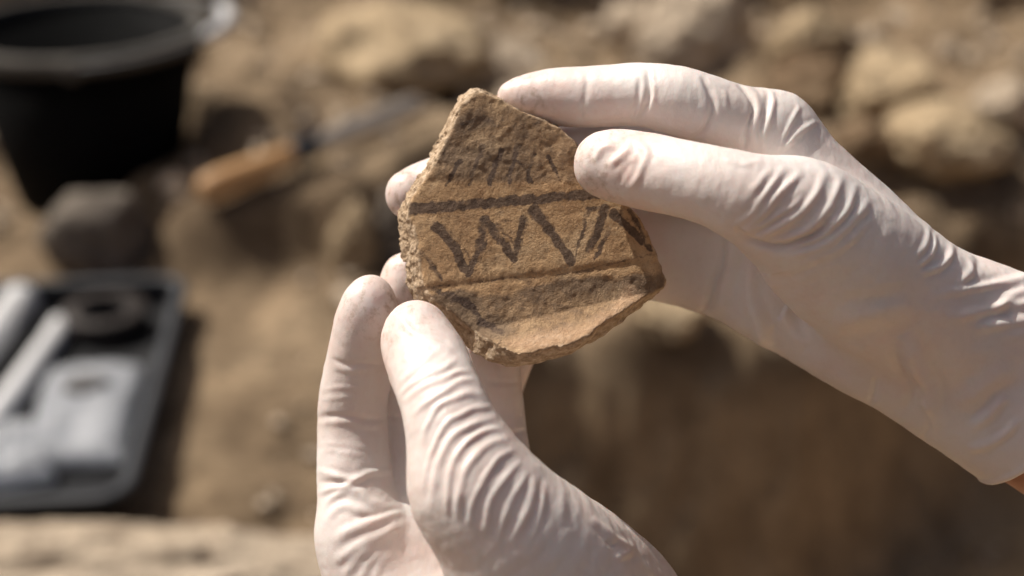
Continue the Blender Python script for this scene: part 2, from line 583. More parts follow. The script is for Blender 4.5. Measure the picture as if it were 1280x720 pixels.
# ------------------------------------------------------------------ bucket
def lathe(name, prof, mat, parent, seg=96):
    "prof: (radius, z) points round the upright axis"
    n = len(prof)
    a = np.linspace(0, 2 * math.pi, seg, endpoint=False)
    V = np.array([[r * math.cos(t), r * math.sin(t), z] for t in a for (r, z) in prof])
    F = []
    for i in range(seg):
        j = (i + 1) % seg
        for k in range(n - 1):
            F.append([i * n + k, j * n + k, j * n + k + 1, i * n + k + 1])
    me = np_mesh(name, V, F, mat)
    return link(bpy.data.objects.new(name, me), parent)

def tube(name, pts, rad, mat, parent, seg=12, closed=False):
    bm = bmesh.new()
    pts = [Vector(p) for p in pts]
    rads = rad if hasattr(rad, '__len__') else [rad] * len(pts)
    rings = []
    up = Vector((0.13, 0.21, 1)).normalized()
    for i, p in enumerate(pts):
        t = (pts[min(i + 1, len(pts) - 1)] - pts[max(i - 1, 0)]).normalized()
        u = t.cross(up).normalized()
        w = u.cross(t)
        rings.append([bm.verts.new(p + rads[i] * (math.cos(a) * u + math.sin(a) * w)) for a in np.linspace(0, 2 * math.pi, seg, endpoint=False)])
    for a, b in zip(rings, rings[1:]):
        for k in range(seg):
            bm.faces.new((a[k], a[(k + 1) % seg], b[(k + 1) % seg], b[k]))
    bm.faces.new(rings[0][::-1])
    bm.faces.new(rings[-1])
    return bm_obj(name, bm, mat, parent)

BX, BY = -0.512, 1.645
bz = hgt(BX, BY)
bucket = empty("bucket", (BX, BY, bz))
tag(bucket, "black plastic bucket standing on the earth in the top left corner", "bucket")
RB, RT, HB = 0.099, 0.140, 0.212
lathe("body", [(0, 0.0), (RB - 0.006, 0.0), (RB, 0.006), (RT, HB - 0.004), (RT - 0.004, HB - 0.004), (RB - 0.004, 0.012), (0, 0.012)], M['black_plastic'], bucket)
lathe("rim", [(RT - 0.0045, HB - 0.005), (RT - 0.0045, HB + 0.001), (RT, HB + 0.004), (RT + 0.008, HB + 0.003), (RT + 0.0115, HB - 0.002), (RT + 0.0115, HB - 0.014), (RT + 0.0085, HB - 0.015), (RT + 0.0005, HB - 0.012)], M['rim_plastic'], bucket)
lathe("rib", [(RT - 0.005, HB - 0.035), (RT + 0.002, HB - 0.035), (RT + 0.002, HB - 0.039), (RT - 0.006, HB - 0.040)], M['black_plastic'], bucket)
bail = []
for i in range(41):
    a = R(-78) + R(156) * i / 40
    k = math.sin((i / 40) * math.pi)
    rr = 0.155 + 0.020 * k
    bail.append((rr * math.cos(a), rr * math.sin(a), HB - 0.006 + 0.010 * k))
handle = tube("handle", bail, 0.0036, M['wire'], bucket)
grip = [bail[i] for i in range(15, 27)]
tube("grip", grip, 0.0085, M['white_plastic'], handle, 16)
for s in (-1, 1):
    a = R(78) * s
    bm = bmesh.new()
    bmesh.ops.create_cone(bm, cap_ends=True, segments=20, radius1=0.013, radius2=0.011, depth=0.010)
    bmesh.ops.rotate(bm, verts=bm.verts, cent=(0, 0, 0), matrix=Matrix.Rotation(math.pi / 2, 3, 'Y'))
    bmesh.ops.rotate(bm, verts=bm.verts, cent=(0, 0, 0), matrix=Matrix.Rotation(a, 3, 'Z'))
    bmesh.ops.translate(bm, verts=bm.verts, vec=(0.152 * math.cos(a), 0.152 * math.sin(a), HB - 0.008))
    bm_obj("handle_ear", bm, M['rim_plastic'], bucket)

# ------------------------------------------------------------------ trowel on the earth step
A = G(250, 240, 0.095)
B = G(528, 127, 0.118)
axis_v = (B - A)
L = axis_v.length
tool = empty("trowel", A)
tool.rotation_euler = (axis_v.to_track_quat('X', 'Z') @ Euler((R(45), 0, 0)).to_quaternion()).to_euler()
tag(tool, "hand tool with a wooden handle and narrow grey blade on the earth step", "trowel")
def section_loft(name, secs, mat, parent, seg=24, power=2.0):
    "secs: x, half width (y), half height (z), z offset"
    bm = bmesh.new()
    rings = []
    for (x, w, h, zo) in secs:
        ring = []
        for a in np.linspace(0, 2 * math.pi, seg, endpoint=False):
            c, s = math.cos(a), math.sin(a)
            ring.append(bm.verts.new((x, w * math.copysign(abs(c) ** (2 / power), c), zo + h * math.copysign(abs(s) ** (2 / power), s))))
        rings.append(ring)
    for a, b in zip(rings, rings[1:]):
        for k in range(seg):
            bm.faces.new((a[k], a[(k + 1) % seg], b[(k + 1) % seg], b[k]))
    bm.faces.new(rings[0][::-1])
    bm.faces.new(rings[-1])
    return bm_obj(name, bm, mat, parent)
hl = 0.385 * L
section_loft("handle", [(0.0, 0.006, 0.006, 0), (0.003, 0.0115, 0.0115, 0), (0.010, 0.0155, 0.0155, 0), (hl * 0.25, 0.0170, 0.0165, 0), (hl * 0.55, 0.0155, 0.015, 0), (hl * 0.8, 0.0135, 0.013, 0), (hl * 0.95, 0.0130, 0.0125, 0), (hl, 0.0120, 0.0120, 0)], M['wood'], tool)
section_loft("ferrule", [(hl - 0.002, 0.0135, 0.0135, 0), (hl + 0.001, 0.0145, 0.0145, 0), (hl + 0.032, 0.0132, 0.0132, 0), (hl + 0.038, 0.0100, 0.0100, 0)], M['ferrule'], tool)
section_loft("blade", [(hl + 0.020, 0.0065, 0.0060, 0), (hl + 0.035, 0.0080, 0.0050, 0), (hl + 0.050, 0.0115, 0.0070, 0), (hl + 0.08, 0.0135, 0.0065, 0), (L * 0.85, 0.0130, 0.0055, 0), (L * 0.96, 0.0120, 0.0045, 0), (L, 0.0090, 0.0030, 0)], M['steel'], tool, 24, 3.2)

# ------------------------------------------------------------------ finds tray
c_br = G(226, 345, 0.035)
c_fr = G(148, 626, 0.035)
ty = (c_br - c_fr)
TD = ty.length
TW = 0.36
ang = math.atan2(ty.y, ty.x) - math.pi / 2
tx = Vector((math.cos(ang), math.sin(ang), 0))
tc_ = (c_br + c_fr) / 2 - tx * (TW / 2 - 0.010)
tray = empty("finds_tray", (tc_.x, tc_.y, 0.006), (0, 0, ang))
tag(tray, "shallow black plastic tray holding finds on the earth at the left edge", "tray")
def rrect(w, d, r, n=8):
    pts = []
    for (cx, cy, a0) in ((w / 2 - r, d / 2 - r, 0), (-w / 2 + r, d / 2 - r, 90), (-w / 2 + r, -d / 2 + r, 180), (w / 2 - r, -d / 2 + r, 270)):
        for k in range(n + 1):
            a = R(a0 + 90 * k / n)
            pts.append((cx + r * math.cos(a), cy + r * math.sin(a)))
    return pts
def tray_shell(name, rows, mat, parent, cap0=False, cap1=False):
    bm = bmesh.new()
    rings = []
    for (ins, z) in rows:
        rings.append([bm.verts.new((x, y, z)) for (x, y) in rrect(TW - 2 * ins, TD - 2 * ins, max(0.006, 0.030 - ins))])
    for a, b in zip(rings, rings[1:]):
        k = len(a)
        for i in range(k):
            bm.faces.new((a[i], a[(i + 1) % k], b[(i + 1) % k], b[i]))
    if cap0:
        bm.faces.new(rings[0])
    if cap1:
        bm.faces.new(rings[-1])
    return bm_obj(name, bm, mat, parent)
tray_shell("body", [(0.018, 0.0), (0.016, 0.002), (0.0065, 0.0275), (0.0085, 0.0275), (0.0205, 0.005), (0.024, 0.003)], M['tray_plastic'], tray, True, True)
tray_shell("rim", [(0.006, 0.024), (0.001, 0.024), (0.0, 0.026), (0.0, 0.030), (0.002, 0.032), (0.010, 0.032), (0.012, 0.030), (0.0125, 0.0265)], M['tray_rim'], tray)

def tray_point(px, py, h=0.02):
    return G(px, py, h)

# roll of tape
p = tray_point(132, 398, 0.022)
roll = empty("tape_roll", (p.x, p.y, 0.010))
tag(roll, "dark round roll of tape in the back right corner of the tray", "tape")
lathe("tape", [(0.028, 0.0), (0.040, 0.0), (0.041, 0.001), (0.041, 0.023), (0.040, 0.024), (0.028, 0.024)], M['tape'], roll, 64)
lathe("core", [(0.0282, 0.0005), (0.0282, 0.0235), (0.0262, 0.0235), (0.0262, 0.0005)], M['cardboard'], roll, 64)

# two white tubes
def white_tube(name, label, p0, p1, r, h):
    a, b = G(p0[0], p0[1], h), G(p1[0], p1[1], h)
    v = b - a
    ln = v.length
    o = empty(name, (a.x, a.y, 0.010 + r))
    o.rotation_euler = v.to_track_quat('X', 'Z').to_euler()
    tag(o, label, "tube", "white tubes in the tray")
    section_loft("barrel", [(0, r * 0.9, r * 0.9, 0), (0.001, r, r, 0), (ln - 0.018, r, r, 0), (ln - 0.017, r * 0.94, r * 0.94, 0)], M['white_plastic'], o)
    section_loft("cap", [(ln - 0.018, r * 0.98, r * 0.98, 0), (ln - 0.017, r * 1.06, r * 1.06, 0), (ln - 0.003, r * 1.06, r * 1.06, 0), (ln - 0.001, r * 0.98, r * 0.98, 0), (ln, r * 0.86, r * 0.86, 0)], M['white_plastic'], o)
white_tube("sample_tube", "fat white tube in the tray, nearest the back left corner", (-70, 500), (28, 372), 0.017, 0.028)
white_tube("sample_tube", "thin white tube in the tray, between the fat tube and the clear bag", (-40, 570), (78, 405), 0.0115, 0.022)

# clear bags with finds
def pillow(name, w, d, h, mat, parent, seed, nu=46, nv=60):
    u = np.linspace(-1, 1, nu)
    v = np.linspace(-1, 1, nv)
    U, V = np.meshgrid(u, v, indexing='ij')
    prof = (np.clip(1 - U ** 4, 0, 1) * np.clip(1 - V ** 4, 0, 1)) ** 0.5
    P = np.stack([U.ravel(), V.ravel(), np.full(U.size, 0.3 * seed)], 1)
    cr = fbm(P * np.array([1.3, 1.7, 1]), 2, seed)
    rid = 1 - np.abs(fbm(P * np.array([3.0, 2.0, 1]), 2, seed + 3))
    zt = h * prof.ravel() * (0.85 + 0.16 * cr + 0.10 * rid) + 0.0008
    zb = -0.15 * h * prof.ravel()
    x = U.ravel() * w / 2 * (1 + 0.02 * cr)
    y = V.ravel() * d / 2 * (1 + 0.02 * cr)
    top = np.stack([x, y, zt], 1)
    bot = np.stack([x, y, zb], 1)
    ids = np.arange(nu * nv).reshape(nu, nv)
    q = np.stack([ids[:-1, :-1], ids[1:, :-1], ids[1:, 1:], ids[:-1, 1:]], -1).reshape(-1, 4)
    N = nu * nv
    ring = np.concatenate([ids[:, 0], ids[-1, 1:], ids[-2::-1, -1], ids[0, -2:0:-1]])
    rn = np.roll(ring, -1)
    side = np.stack([ring, ring + N, rn + N, rn], 1)
    me = np_mesh(name, np.concatenate([top, bot]), np.concatenate([q, q[:, ::-1] + N, side]), mat)
    return link(bpy.data.objects.new(name, me), parent)
def bag(label, px, py, w, d, h, rz, seed, inner):
    p = tray_point(px, py, 0.015)
    o = empty("plastic_bag", (p.x, p.y, 0.0135), (0, 0, rz))
    tag(o, label, "bag", "finds bags in the tray")
    pillow("film", w, d, h, M['bag'], o, seed)
    bm = bmesh.new()
    bmesh.ops.create_cube(bm, size=1.0)
    bmesh.ops.scale(bm, vec=(w * 0.98, 0.006, 0.0022), verts=bm.verts)
    bmesh.ops.translate(bm, vec=(0, d * 0.485, 0.001), verts=bm.verts)
    bmesh.ops.bevel(bm, geom=bm.edges[:], offset=0.0008, segments=2, affect='EDGES')
    bm_obj("zip_strip", bm, M['white_plastic'], o)
    if inner:
        bm = bmesh.new()
        bmesh.ops.create_icosphere(bm, subdivisions=3, radius=1)
        for v in bm.verts:
            k = 1 + 0.25 * mnoise.noise(v.co * 1.4 + Vector((seed, 0, 0)))
            v.co = Vector((v.co.x * 0.020 * k, v.co.y * 0.015 * k, v.co.z * 0.006 * k))
        bmesh.ops.translate(bm, vec=(0.0, d * 0.13, h * 1.02), verts=bm.verts)
        s = bm_obj("find", bm, M['find'], o)
bag("clear bag with a dark find showing through, in the right half of the tray", 105, 518, 0.088, 0.165, 0.020, ang + 0.02, 4, True)
bag("small shiny clear bag at the front left corner of the tray", 6, 575, 0.075, 0.095, 0.020, ang + 0.25, 9, False)

# ------------------------------------------------------------------ implicit surfaces for sherd and hands
# working frame in millimetres: x right, y up, z away, centred on the sherd
def W2(px, py, z):
    k = (D0 * 1000 + z) / FOC
    return np.array([(px - 640) * k, -(py - 360) * k, z], np.float32)

def to_world(P):
    P = np.asarray(P, np.float64) / 1000.0
    return CAM[None] + FWD[None] * D0 + P[:, :1] * RIGHT[None] + P[:, 1:2] * UP[None] + P[:, 2:3] * FWD[None]

def to_px(P):
    k = FOC / (D0 * 1000 + P[:, 2])
    return np.stack([640 + P[:, 0] * k, 360 - P[:, 1] * k], 1)

def surface_nets(vol, org, h):
    s = vol < 0
    c = [s[i:vol.shape[0] - 1 + i, j:vol.shape[1] - 1 + j, k:vol.shape[2] - 1 + k] for i in (0, 1) for j in (0, 1) for k in (0, 1)]
    allv = c[0].copy()
    anyv = c[0].copy()
    for q in c[1:]:
        allv &= q
        anyv |= q
    act = anyv & ~allv
    ijk = np.argwhere(act)
    idx = np.full(act.shape, -1, np.int32)
    idx[act] = np.arange(len(ijk), dtype=np.int32)
    pos = np.zeros((len(ijk), 3), np.float32)
    cnt = np.zeros(len(ijk), np.float32)
    corners = np.array([(i, j, k) for i in (0, 1) for j in (0, 1) for k in (0, 1)])
    vals = [vol[ijk[:, 0] + i, ijk[:, 1] + j, ijk[:, 2] + k] for (i, j, k) in corners]
    for a in range(8):
        for b in range(a + 1, 8):
            dlt = corners[b] - corners[a]
            if np.abs(dlt).sum() != 1:
                continue
            va, vb = vals[a], vals[b]
            m = (va < 0) != (vb < 0)
            t = va[m] / (va[m] - vb[m])
            pos[m] += corners[a] + t[:, None] * dlt
            cnt[m] += 1
    pos = (pos / cnt[:, None] + ijk) * h + np.asarray(org, np.float32)
    faces = []
    for ax in range(3):
        n = vol.shape
        sl0 = [slice(1, n[d] - 1) for d in range(3)]
        sl1 = list(sl0)
        sl0[ax] = slice(0, n[ax] - 1)
        sl1[ax] = slice(1, n[ax])
        s0, s1 = s[tuple(sl0)], s[tuple(sl1)]
        e = np.argwhere(s0 != s1)
        if not len(e):
            continue
        inside = s0[tuple(e.T)]
        base = e.copy()
        for d in range(3):
            if d != ax:
                base[:, d] += 1
        b, cx = [(1, 2), (2, 0), (0, 1)][ax]
        def cell(db, dc):
            q = base.copy()
            q[:, b] += db
            q[:, cx] += dc
            return idx[tuple(q.T)]
        q = np.stack([cell(-1, -1), cell(0, -1), cell(0, 0), cell(-1, 0)], 1)
        q[~inside] = q[~inside][:, ::-1]
        faces.append(q)
    F = np.concatenate(faces)
    return pos, F[:, ::-1]      # the working frame is mirrored against the world

def relax(V, F, it, lam=0.5):
    E = np.concatenate([F[:, [0, 1]], F[:, [1, 2]], F[:, [2, 3]], F[:, [3, 0]]])
    n = len(V)
    deg = np.bincount(E[:, 0], minlength=n) + np.bincount(E[:, 1], minlength=n)
    V = V.astype(np.float64)
    for i in range(it):
        S = np.stack([np.bincount(E[:, 0], V[E[:, 1], d], n) + np.bincount(E[:, 1], V[E[:, 0], d], n) for d in range(3)], 1) / deg[:, None]
        V = V + lam * (S - V)
    return V

def normals(V, F):
    "outward normals in the (mirrored) working frame"
    a = V[F[:, 2]] - V[F[:, 0]]
    b = V[F[:, 3]] - V[F[:, 1]]
    fn = np.cross(b, a)
    N = np.zeros_like(V)
    for k in range(4):
        for d in range(3):
            N[:, d] += np.bincount(F[:, k], fn[:, d], len(V))
    return N / np.maximum(np.linalg.norm(N, axis=1, keepdims=True), 1e-9)

def poly_sd(P, poly):
    "signed distance to a polygon, negative inside"
    d2 = np.full(len(P), 1e9, np.float32)
    inside = np.zeros(len(P), bool)
    n = len(poly)
    for i in range(n):
        a, b = poly[i], poly[(i + 1) % n]
        ab = b - a
        t = np.clip(((P - a) @ ab) / (ab @ ab), 0, 1)
        q = P - a - t[:, None] * ab
        d2 = np.minimum(d2, (q ** 2).sum(1))
        c = ((a[1] > P[:, 1]) != (b[1] > P[:, 1]))
        with np.errstate(divide='ignore', invalid='ignore'):
            xi = a[0] + (P[:, 1] - a[1]) * (b[0] - a[0]) / (b[1] - a[1])
        inside ^= c & (P[:, 0] < xi)
    d = np.sqrt(d2)
    return np.where(inside, -d, d)

def line_d(P, pts, closed=False):
    "distance to a polyline, and the place along it (0..1)"
    pts = np.asarray(pts, np.float32)
    seg = np.linalg.norm(np.diff(pts, axis=0), axis=1)
    cum = np.concatenate([[0], np.cumsum(seg)])
    best = np.full(len(P), 1e9, np.float32)
    s = np.zeros(len(P), np.float32)
    side = np.zeros(len(P), np.float32)
    for i in range(len(pts) - 1):
        ab = pts[i + 1] - pts[i]
        t = np.clip(((P - pts[i]) @ ab) / max(ab @ ab, 1e-9), 0, 1)
        q = P - pts[i] - t[:, None] * ab
        d = np.sqrt((q ** 2).sum(1))
        m = d < best
        best[m] = d[m]
        s[m] = (cum[i] + t[m] * seg[i]) / cum[-1]
        side[m] = np.sign(ab[0] * q[m, 1] - ab[1] * q[m, 0])
    return best, s, side

def smooth_poly(pts, n=6):
    "Catmull-Rom through rows of any width"
    pts = np.asarray(pts, np.float32)
    if len(pts) < 3:
        return np.stack([pts[0] + (pts[-1] - pts[0]) * t for t in np.linspace(0, 1, n + 1)])
    P = np.concatenate([[2 * pts[0] - pts[1]], pts, [2 * pts[-1] - pts[-2]]])
    out = []
    for i in range(1, len(P) - 2):
        p0, p1, p2, p3 = P[i - 1], P[i], P[i + 1], P[i + 2]
        for t in np.arange(n) / n:
            out.append(0.5 * ((2 * p1) + (-p0 + p2) * t + (2 * p0 - 5 * p1 + 4 * p2 - p3) * t * t + (-p0 + 3 * p1 - 3 * p2 + p3) * t ** 3))
    out.append(P[-2])
    return np.array(out, np.float32)

# ------------------------------------------------------------------ painted sherd
FRONT = [(591, 116), (604, 113), (622, 121), (640, 131), (664, 142), (684, 151), (703, 163), (720, 178), (752, 217), (790, 262), (801, 272), (812, 296), (821, 322), (832, 350), (829, 358), (803, 372), (782, 384), (758, 400), (734, 416), (711, 426), (682, 433), (664, 439), (646, 440), (628, 432), (606, 421), (589, 410), (566, 392), (543, 376), (531, 356), (527, 336), (523, 310), (519, 284), (510, 268), (512, 250), (530, 224), (548, 197), (558, 174), (567, 154), (577, 130)]
OUTER = [(588, 106), (602, 108), (619, 116), (638, 127), (664, 139), (686, 149), (705, 161), (722, 177), (753, 216), (791, 261), (802, 271), (813, 295), (822, 321), (834, 351), (831, 361), (805, 379), (783, 394), (760, 410), (736, 426), (711, 438), (682, 445), (662, 450), (640, 453), (618, 447), (597, 436), (580, 424), (560, 404), (540, 392), (520, 380), (510, 358), (504, 330), (497, 300), (494, 276), (500, 248), (520, 220), (538, 192), (549, 168), (560, 145), (574, 118)]
def build_sherd():
    h = 0.34
    lo = np.array([-31.5, -21.5, -13.0])
    hi = np.array([41.5, 53.0, 14.0])
    n = np.ceil((hi - lo) / h).astype(int)
    xs, ys, zs = [lo[d] + h * np.arange(n[d]) for d in range(3)]
    X2, Y2 = np.meshgrid(xs, ys, indexing='ij')
    P2 = np.stack([X2.ravel(), Y2.ravel()], 1).astype(np.float32)
    pf = np.array([W2(x, y, 0)[:2] for x, y in FRONT])
    po = np.array([W2(x, y, 3)[:2] for x, y in OUTER])
    rough1 = 0.55 * fbm(np.concatenate([P2 * 0.33, P2[:, :1] * 0], 1), 4, 41, 0.6)
    dF = poly_sd(P2, pf) + 0.35 * rough1
    dO = poly_sd(P2, po) + 0.35 * rough1
    px = np.stack([640 + P2[:, 0] * 5, 360 - P2[:, 1] * 5], 1)
    # line between the painted panel and the lower zone
    below = (px[:, 1] - (362 - (px[:, 0] - 530) * 0.118)) / 5.0        # mm below the panel line
    b = np.maximum(below, 0)
    zf = 0.0012 * ((P2[:, 0] - 3) ** 2) - 0.0035 * np.maximum(P2[:, 1] - 20, 0) ** 1.7 * 0.3
    zf = zf - 0.006 * b ** 2.0 - 0.78 * np.maximum(b - (9.6 - 0.02 * (px[:, 0] - 700)), 0)
    zf = zf + 0.22 * np.exp(-((below) / 0.9) ** 2) - 0.16 * np.exp(-((below + 2.2) / 1.6) ** 2)
    P3 = np.concatenate([P2, np.zeros((len(P2), 1))], 1)
    up = sstep(236, 215, px[:, 1])
    low = sstep(0.5, 3.0, below)
    zf = zf + (0.12 + 0.17 * up + 0.12 * low) * fbm(P3 * 0.20, 4, 51, 0.55) + (0.045 + 0.07 * up + 0.06 * low) * fbm(P3 * 0.9, 3, 57, 0.6)
    # edge chips
    zf = zf + 0.6 * np.clip(1 + dF / 1.3, 0, 1) ** 2 * (0.35 + 0.45 * fbm(P3 * 0.25, 2, 61))
    tilt = 0.10 * (P2[:, 1] - 15)
    zf = np.clip(zf + tilt, -12.4, 8)
    Z = zs[None, :]
    t = np.clip((Z - zf[:, None]) / 6.5, 0, 1.25)
    side = dF[:, None] * (1 - t) + dO[:, None] * t
    P3d = np.stack([np.repeat(P2[:, 0], len(zs)), np.repeat(P2[:, 1], len(zs)), np.tile(zs, len(P2))], 1)
    nearside = (np.abs(side) < 2.5).ravel()
    rn = np.zeros(len(P3d), np.float32)
    lf = 0.17 + 0.09 * sstep(-14, -22, P3d[nearside][:, 0]) + 0.2 * sstep(-4, 4, P3d[nearside][:, 1]) * sstep(2, -6, P3d[nearside][:, 0])
    rn[nearside] = lf * fbm(P3d[nearside] * 0.75, 3, 71, 0.8) + 0.28 * fbm(P3d[nearside] * 0.22, 2, 77)
    side = side + rn.reshape(side.shape)
    fr = (zf[:, None] - Z)
    back = Z - (8.2 + tilt[:, None])
    vol = np.maximum(np.maximum(side, fr), back)
    vol = vol.reshape(n[0], n[1], n[2]).astype(np.float32)
    V, F = surface_nets(vol, lo, h)
    V = relax(V, F, 1, 0.45)
    N = normals(V, F)
    pp = np.stack([640 + V[:, 0] * 5, 360 - V[:, 1] * 5], 1).astype(np.float32)
    # which vertices belong to the fracture: they look sideways
    sd = poly_sd(V[:, :2].astype(np.float32), pf)
    frac = np.clip(sstep(-0.45, 0.35, sd + 0.25 * fbm(V * 0.6, 2, 81)), 0, 1)
    frac = np.maximum(frac, sstep(-0.1, 0.5, N[:, 2]))
    # brush strokes (pixel paths and half widths)
    strokes = [
        ([(506, 261), (560, 258), (620, 252.5), (680, 248), (740, 242), (780, 239)], 6.6, 1.0),
        ([(596, 168), (640, 165), (690, 160)], 1.6, .55),
        ([(530, 279), (565, 278), (606, 275)], 1.6, .6),
        ([(546, 283), (564, 304), (586, 342)], 6.4, .95),
        ([(604, 277), (599, 308), (587, 341)], 5.4, .95),
        ([(527, 314), (540, 333), (553, 348)], 3.8, .8),
        ([(521, 285), (530, 300), (541, 318)], 2.4, .5),
        ([(609, 277), (627, 301), (643, 326)], 5.6, .9),
        ([(654, 274), (647, 302), (642, 326)], 4.2, .85),
        ([(615, 277), (633, 278), (652, 275)], 2.2, .6),
        ([(667, 263), (682, 283), (698, 303), (715, 328)], 6.2, 1.0),
        ([(736, 261), (726, 294), (717, 327)], 2.6, .85),
        ([(756, 260), (747, 288), (736, 312)], 6.4, 1.0),
        ([(735, 261), (758, 259)], 3.0, .8),
        ([(762, 284), (753, 304), (744, 322)], 3.0, .8),
        ([(767, 266), (782, 282), (802, 302)], 5.0, 1.0),
        ([(788, 262), (800, 285), (813, 314)], 3.2, .8),
        ([(530, 358), (580, 354), (640, 346), (660, 349), (740, 335), (797, 322), (822, 318)], 1.8, .66),
        ([(658, 351), (700, 345), (740, 338)], 3.2, .6),
        ([(575, 268), (650, 260), (720, 253)], 1.2, .35),
        ([(604, 181), (594, 205), (586, 232)], 3.6, .84),
        ([(626, 186), (618, 208), (612, 230)], 3.8, .84),
        ([(648, 180), (640, 204), (636, 228)], 3.6, .84),
        ([(668, 190), (662, 208), (660, 226)], 3.0, .84),
        ([(640, 196), (656, 210), (664, 226)], 2.6, .84),
        ([(575, 200), (566, 214), (556, 232)], 3.0, .84),
        ([(686, 196), (694, 212), (700, 226)], 2.6, .84),
        ([(576, 152), (596, 148), (616, 150)], 3.2, .68),
        ([(590, 136), (606, 138), (622, 144)], 2.2, .6),
        ([(618, 290), (632, 288), (646, 292)], 5.0, .55),
        ([(560, 288), (575, 298), (590, 300)], 3.6, .48),
        ([(742, 276), (738, 292), (732, 306)], 3.0, .6),
        ([(556, 281), (572, 300), (590, 326)], 2.0, .72),
        ([(612, 284), (606, 306), (597, 334)], 2.0, .70),
        ([(620, 278), (636, 298), (647, 316)], 2.2, .74),
        ([(662, 276), (655, 296), (650, 316)], 1.8, .66),
        ([(678, 264), (694, 284), (708, 308)], 1.8, .66),
        ([(728, 262), (719, 286), (713, 306)], 1.8, .64),
        ([(520, 356), (545, 362), (566, 376)], 4.0, .72),
        ([(560, 368), (585, 380), (600, 398)], 5.5, .80),
        ([(600, 400), (616, 410), (630, 416)], 5.0, .78),
        ([(536, 272), (600, 268), (660, 262), (730, 256)], 1.3, .62),
        ([(530, 250), (600, 243), (680, 236)], 1.3, .55),
        ([(775, 262), (790, 276), (806, 292)], 2.4, .6),
    ]
    paint = np.zeros(len(V), np.float32)
    jit = np.stack([1.8 * fbm(V * 0.45, 3, 91, 0.7), 1.8 * fbm(V * 0.45, 3, 95, 0.7)], 1)
    dens = np.clip(0.95 + 0.16 * fbm(V * 0.22, 3, 103, 0.6), 0.80, 1.05)
    wv = 1 + 0.16 * fbm(V * 0.5, 3, 97)
    for pts, w, a in strokes:
        d, s, _ = line_d(pp + jit.astype(np.float32), smooth_poly(pts))
        ww = w * 1.55 * (1.0 - 0.30 * s) * wv
        paint = np.maximum(paint, a * (1 - sstep(ww * 0.45, ww * 1.25, d)) * dens)
    # grimy zones
    bl = (pp[:, 1] - (362 - (pp[:, 0] - 530) * 0.118)) / 5.0
    soot = 0.64 * sstep(238, 222, pp[:, 1]) + 0.66 * sstep(-0.5, 3.0, bl + 1.6 * fbm(V * 0.16, 3, 111))
    for (cx, cy, rx, ry, a) in ((568, 378, 30, 20, .5), (612, 410, 26, 12, .45), (590, 150, 22, 9, .5), (760, 350, 80, 22, .25), (625, 290, 18, 14, .3), (545, 300, 20, 30, .15), (600, 195, 60, 22, .25)):
        soot = soot + a * np.exp(-(((pp[:, 0] - cx) / rx) ** 2 + ((pp[:, 1] - cy) / ry) ** 2))
    lip = [(786, 356), (805, 372), (784, 386), (758, 402), (734, 418), (711, 430), (682, 437), (655, 440), (630, 428), (652, 420), (688, 412), (734, 403), (760, 387)]
    lipd = poly_sd(pp, np.array(lip, np.float32)) / 5 + 0.5 * fbm(V * 0.5, 3, 99)
    bare = (1 - sstep(-1.6, 1.6, lipd)) * (1 - frac * 0.5) * 0.75  # lip area coloured as if sunlit, painted light
    me = np_mesh("pottery_sherd", to_world(V), F, M['sherd'])
    attr(me, "paint", paint)
    attr(me, "soot", np.clip(soot, 0, 1.2))
    attr(me, "fracture", frac)
    attr(me, "bare", np.clip(bare, 0, 1))  # carries the painted sun patch of the lip
    c = to_world(np.array([[0, 10, 3]]))[0]
    me.transform(Matrix.Translation(-Vector(c)))
    o = link(bpy.data.objects.new("pottery_sherd", me))
    o.location = c
    tag(o, "broken brown pottery sherd painted with a dark band and zigzags, held in gloved fingers", "pottery sherd")
build_sherd()

# ------------------------------------------------------------------ gloved hands
def smin(a, b, k):
    h = np.clip(0.5 + 0.5 * (b - a) / k, 0, 1)
    return b + (a - b) * h - k * h * (1 - h)

def chain_pts(rows, n=5):
    "rows of (px, py, z, radius mm) to smooth mm points with radii"
    q = np.array([list(W2(a, b, z)) + [r] for (a, b, z, r) in rows], np.float32)
    return smooth_poly(q, n)

def chain_d(P, ch):
    best = np.full(len(P), 1e9, np.float32)
    for a, b in zip(ch, ch[1:]):
        ab = b[:3] - a[:3]
        t = np.clip(((P - a[:3]) @ ab) / max(ab @ ab, 1e-6), 0, 1)
        d = np.sqrt(((P - a[:3] - t[:, None] * ab) ** 2).sum(1)) - (a[3] + (b[3] - a[3]) * t)
        best = np.minimum(best, d)
    return best

def chain_vol(shape, lo, h, ch, margin=7.0, far=9.0):
    vol = np.full(shape, far, np.float32)
    for a, b in zip(ch, ch[1:]):
        m = max(a[3], b[3]) + margin
        i0 = np.maximum(np.floor((np.minimum(a[:3], b[:3]) - m - lo) / h).astype(int), 0)
        i1 = np.minimum(np.ceil((np.maximum(a[:3], b[:3]) + m - lo) / h).astype(int) + 1, shape)
        if (i1 <= i0).any():
            continue
        g = [(lo[d] + h * np.arange(i0[d], i1[d])).astype(np.float32) for d in range(3)]
        ab = b[:3] - a[:3]
        X, Y, Z = g[0][:, None, None] - a[0], g[1][None, :, None] - a[1], g[2][None, None, :] - a[2]
        t = np.clip((X * ab[0] + Y * ab[1] + Z * ab[2]) / max(ab @ ab, 1e-6), 0, 1)
        d = np.sqrt((X - t * ab[0]) ** 2 + (Y - t * ab[1]) ** 2 + (Z - t * ab[2]) ** 2) - (a[3] + (b[3] - a[3]) * t)
        sl = tuple(slice(i0[k], i1[k]) for k in range(3))
        vol[sl] = np.minimum(vol[sl], d)
    return vol

